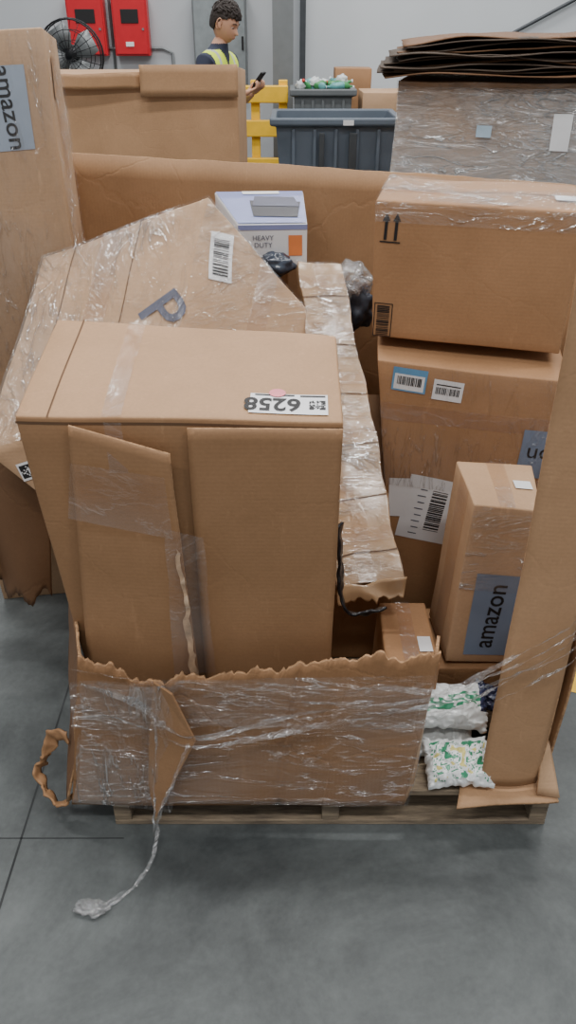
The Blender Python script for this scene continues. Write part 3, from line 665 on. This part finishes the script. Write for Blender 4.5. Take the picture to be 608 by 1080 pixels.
tube('motor',[(FC.x,7.0,FC.z),(FC.x,7.06,FC.z),(FC.x,7.2,FC.z),(FC.x,7.22,FC.z)],[.04,.07,.065,.03],BK,fan,res=16)
tube('pole',[(FC.x,7.13,0.02),(FC.x,7.13,1.34)],.02,BK,fan,res=10); tube('base',[(FC.x,7.13,0),(FC.x,7.13,.02),(FC.x,7.13,.03)],[.25,.25,.05],BK,fan,res=24)

# ---------------------------------------------------------------- person
per=empty('person_in_safety_vest',(-.45,6.0,0))
SKIN=simple('skin',(196,150,124),.55,var=.04,bump=0); HAIR=simple('hair_dark',(42,34,30),.7,var=.3,scale=80,bump=.3)
VEST=simple('hi_vis_vest',(210,232,64),.6,var=.06,bump=.1); NAVY=simple('navy_shirt',(44,50,68),.8,var=.1); PANT=simple('dark_trousers',(44,46,54),.8,var=.1)
REFL=simple('reflective_band',(196,200,200),.3,.3,bump=0); SHOE=simple('work_boot',(40,34,30),.6); LIP=simple('lips',(164,108,98),.5,bump=0)
ang=math.radians(-22); fw=V((math.cos(ang),math.sin(ang),0)); lf=V((-math.sin(ang),math.cos(ang),0)); PO=V((-.47,6.0,0))
def W(f,l,z): return PO+fw*f+lf*l+V((0,0,z))
def skinmesh(name,verts,edges,root,segs,mats,parent,sub=2,body=False):
    me=bpy.data.meshes.new('sk'); me.from_pydata([tuple(v[0]) for v in verts],edges,[])
    ob=bpy.data.objects.new('sk',me); COL.objects.link(ob)
    ob.modifiers.new('k','SKIN'); s=ob.modifiers.new('u','SUBSURF'); s.levels=sub; s.render_levels=sub
    for i,v in enumerate(verts):
        d=me.skin_vertices[0].data[i]; d.radius=(v[1],v[2]); d.use_root=(i==root)
    dg=bpy.context.evaluated_depsgraph_get(); e=ob.evaluated_get(dg); m=e.to_mesh()
    vs=[v.co.copy() for v in m.vertices]; fs=[list(p.vertices) for p in m.polygons]; e.to_mesh_clear(); bpy.data.objects.remove(ob)
    fm=[]
    for f in fs:
        c=sum((vs[i] for i in f),V())/len(f); best=(9,0)
        for (i,j,mi) in segs:
            a=V(verts[i][0]);b=V(verts[j][0]);ab=b-a;t=max(0,min(1,(c-a).dot(ab)/max(ab.length_squared,1e-9)))
            d=(c-(a+ab*t)).length-min(verts[i][1],verts[i][2])
            if d<best[0]: best=(d,mi)
        mi=best[1]
        if body:
            lat=abs((c-PO).dot(lf)); fr=(c-PO).dot(fw)
            if mi in(0,1) and lat<.17 and .88<c.z<1.46: mi=0
            if mi==2 and lat<.165 and fr<.10 and c.z<1.4: mi=0
            if mi==0 and (1.0<c.z<1.045 or 1.18<c.z<1.215 or (.095<lat<.120 and c.z>1.05)): mi=5
            if c.z<.88 and mi in(0,5): mi=3
            if mi in(0,5) and fr>.03 and c.z>1.33 and lat<(c.z-1.33)*.7: mi=1
            if c.z>1.43 and mi in(0,5): mi=1
            if c.z>1.462: mi=2
        fm.append(mi)
    return mk(name,vs,fs,mats,parent,True,fm)
bv=[(W(0,0,.92),.15,.12),(W(-.01,0,1.08),.14,.105),(W(-.01,0,1.24),.165,.115),(W(-.01,0,1.36),.16,.095),(W(.015,0,1.43),.065,.06),(W(.04,0,1.51),.05,.05)]
be=[(0,1),(1,2),(2,3),(3,4),(4,5)]
for sg in(1,-1):
    b=len(bv)
    bv+=[(W(0,.09*sg,.84),.09,.09),(W(.02,.10*sg,.48),.06,.06),(W(-.01,.10*sg,.10),.045,.045),(W(.04,.105*sg,.05),.045,.04),(W(.16,.115*sg,.04),.035,.04)]
    be+=[(0,b),(b,b+1),(b+1,b+2),(b+2,b+3),(b+3,b+4)]
hands={}
for sg in(1,-1):
    b=len(bv)
    bv+=[(W(0,.18*sg,1.365),.062,.06),(W(-.03,.225*sg,1.22),.050,.048),(W(.0,.225*sg,1.09),.038,.038),(W(.13,.14*sg,1.13),.032,.032),(W(.22,.07*sg,1.175),.026,.024)]
    be+=[(3,b),(b,b+1),(b+1,b+2),(b+2,b+3),(b+3,b+4)]; hands[sg]=W(.22,.07*sg,1.175)
segs=[(0,1,0),(1,2,0),(2,3,0),(3,4,1),(4,5,2)]
for b in(6,11): segs+=[(0,b,3),(b,b+1,3),(b+1,b+2,3),(b+2,b+3,4),(b+3,b+4,4)]
for b in(16,21): segs+=[(3,b,1),(b,b+1,1),(b+1,b+2,2),(b+2,b+3,2),(b+3,b+4,2)]
skinmesh('body',bv,be,0,segs,[VEST,NAVY,SKIN,PANT,SHOE,REFL],per,4,True)
for sg in(1,-1):
    n_='l' if sg>0 else 'r'
    w=hands[sg]; dirn=(fw*.85+V((0,0,.42))-lf*.32*sg).normalized(); side=V((0,0,1)).cross(dirn).normalized()
    palm=w+dirn*.065
    skinmesh('palm_'+n_,[(w,.022,.026),(w+dirn*.04,.034,.015),(palm,.036,.014)],[(0,1),(1,2)],0,[(0,1,0)],[SKIN],per,2)
    for k in range(4):
        o=palm+side*(k-1.5)*.0175; ln=[.060,.072,.068,.054][k]; up=dirn.cross(side)*-1
        if up.z<0: up=-up
        fv=[(o-dirn*.02,.0085,.0085),(o+dirn*ln*.45,.0085,.0085),(o+dirn*ln*.68+up*.02,.008,.008),(o+dirn*ln*.62+up*.038,.007,.007)]
        skinmesh('finger_%d_%s'%(k,n_),fv,[(0,1),(1,2),(2,3)],0,[(0,1,0)],[SKIN],per,1)
    o=w+dirn*.025-side*.02*sg; skinmesh('thumb_'+n_,[(o,.011,.011),(o+dirn*.025+V((0,0,.022)),.010,.010),(o+dirn*.045+V((0,0,.04)),.008,.008)],[(0,1),(1,2)],0,[(0,1,0)],[SKIN],per,1)
PC=W(.285,0,1.245); pn=(fw*-.75+V((0,0,.66))).normalized(); pu=(fw*.66+V((0,0,.75))).normalized()
pv=[PC+lf*a*.036+pu*b*.074+pn*c_*.005 for c_ in(-1,1) for b in(-1,1) for a in(-1,1)]
mk('phone',pv,[(0,2,3,1),(4,5,7,6),(0,1,5,4),(1,3,7,5),(3,2,6,7),(2,0,4,6)],BLACK,per)
HC=W(.065,0,1.578); tilt=math.radians(24)
hf=(fw*math.cos(tilt)-V((0,0,1))*math.sin(tilt)); hu=(fw*math.sin(tilt)+V((0,0,1))*math.cos(tilt))
def HW(f,l,u): return HC+hf*f+lf*l+hu*u
g=lambda x,m,s:math.exp(-((x-m)/s)**2)
bm=bmesh.new(); bmesh.ops.create_icosphere(bm,subdivisions=6,radius=1); vs=[]
for v in bm.verts:
    d=v.co.normalized(); f,l,u=d.x*.092,d.y*.071,d.z*.110
    if u<0:
        q=-u/.110; l*=(1-.12*q-.22*q*q)
        if d.x>0: f=f*(1+.22*q)+.004*q
        else: f=f*(1-.25*q)
    if d.x>0:
        f-=.006*g(u,.0,.018)*g(l,0,.05)
        prof=0
        if u<.012: prof=max(0,min(1,(.012-u)/.038))
        f+=.019*(prof if u>-.028 else max(0,1-(-.028-u)/.009))*g(l,0,.010)
        f+=.005*g(l,0,.018)*g(u,-.050,.005)+.005*g(l,0,.017)*g(u,-.061,.005)-.003*g(l,0,.02)*g(u,-.073,.006)
        f+=.004*g(l,0,.02)*g(u,-.090,.012)
        f+=.004*g(abs(l),.028,.018)*g(u,.022,.008)
        f-=.007*g(abs(l),.030,.012)*g(u,.004,.010)
    vs.append(HW(f,l,u))
fs=[[v.index for v in f_.verts] for f_ in bm.faces]; bm.free()
mk('head',vs,fs,SKIN,per,True)
for sg in(1,-1):
    blob('eye_%d'%(sg>0),HW(.070,.030*sg,.002),(.010,.010,.007),WHITE,per,amp=0,sub=2); blob('iris_%d'%(sg>0),HW(.0775,.031*sg,-.001),(.0045,.0045,.005),BLACK,per,amp=0,sub=2)
    tube('eyelid_%d'%(sg>0),[HW(.080,.020*sg,.006),HW(.081,.031*sg,.009),HW(.074,.042*sg,.005)],.003,SKIN,per)
    tube('eyebrow_%d'%(sg>0),[HW(.088,.014*sg,.024),HW(.087,.030*sg,.029),HW(.074,.046*sg,.023)],.003,HAIR,per)
    ev=[HW(-.004+.020*math.cos(t)*.8,(.071+.008*math.sin(t/2))*sg,-.006+.030*math.sin(t)) for t in [math.radians(x) for x in range(-90,271,24)]]
    tube('ear_rim_%d'%(sg>0),ev,.004,SKIN,per); blob('ear_%d'%(sg>0),HW(-.002,.070*sg,-.008),(.014,.006,.026),SKIN,per,amp=.1,sub=3)
tube('mouth',[HW(.086,-.020,-.0555),HW(.0965,0,-.0555),HW(.086,.020,-.0555)],.0018,LIP,per)
bm=bmesh.new(); bmesh.ops.create_icosphere(bm,subdivisions=6,radius=1); vs=[]
for v in bm.verts:
    d=v.co.normalized(); lift=max(0,d.z)
    wav=noise.noise(V((d.x*9,d.y*9,d.z*9)))*.05+noise.noise(d*20)*.035
    k=1.06+.13*lift+wav*(.5+lift)
    vs.append((d,HW(d.x*.096*k-.004,d.y*.073*k,d.z*.110*k+.002)))
fs=[]
for f_ in bm.faces:
    c=sum((vs[w_.index][0] for w_ in f_.verts),V())/3
    line=.42+.10*noise.noise(c*8) if c.x>.42 else (.16+.3*max(0,c.x) if c.x>-.02 else (-.02 if c.x>-.3 else -.50))
    if c.z>line: fs.append([w_.index for w_ in f_.verts])
bm.free(); used=sorted({i for f_ in fs for i in f_}); mp_={o:n for n,o in enumerate(used)}
hc=mk('hair_cap',[vs[i][1] for i in used],[[mp_[i] for i in f_] for f_ in fs],HAIR,per,True)
so=hc.modifiers.new('s','SOLIDIFY'); so.thickness=.010; so.offset=-1
for i in range(110):
    th=rr.uniform(-math.pi,math.pi); z=rr.uniform(.35,1)
    rxy=math.sqrt(1-z*z); f=math.cos(th)*rxy; l=math.sin(th)*rxy
    if f>.45 and z<.5: continue
    d=V((f,l,z)); tdir=V((rr.uniform(.2,1),rr.uniform(-.6,.6),rr.uniform(-.2,.2))); tdir=(tdir-d*tdir.dot(d)).normalized()
    pts=[]
    for q in range(5):
        p=(d+tdir*(q-1)*.10).normalized()*(1.15+.03*math.sin(q*1.3+i)-.02*abs(q-2))
        pts.append(HW(p.x*.096-.004,p.y*.073,p.z*.112+.004))
    tube('lock_%d'%i,pts,.0055,HAIR,per,res=5)

# ---------------------------------------------------------------- lights
def area(name,loc,sx,sy,pw,col=(1,1,1)):
    l=bpy.data.lights.new(name,'AREA'); l.shape='RECTANGLE'; l.size=sx; l.size_y=sy; l.energy=pw; l.color=col
    o=bpy.data.objects.new(name,l); COL.objects.link(o); o.location=loc; return o
k=0
for x in(-2.4,0.2,2.6):
    for y in(-1.2,2.2,5.4,8.0):
        area('ceiling_light' if k==0 else 'ceiling_light.%03d'%k,(x,y,5.4),1.3,.3,78,(1,.99,.97)); k+=1
w=bpy.data.worlds.new('World'); scene.world=w; w.use_nodes=True
w.node_tree.nodes['Background'].inputs[0].default_value=(.96,.98,1,1); w.node_tree.nodes['Background'].inputs[1].default_value=.47

# ---------------------------------------------------------------- camera
cd=bpy.data.cameras.new('camera'); cam=bpy.data.objects.new('camera',cd); COL.objects.link(cam)
cd.sensor_fit='VERTICAL'; cd.sensor_height=36; cd.lens=820/1080*36; cd.clip_start=.05
cam.location=(0,0,1.6); cam.rotation_euler=(math.radians(90-32.4),0,0)
scene.camera=cam
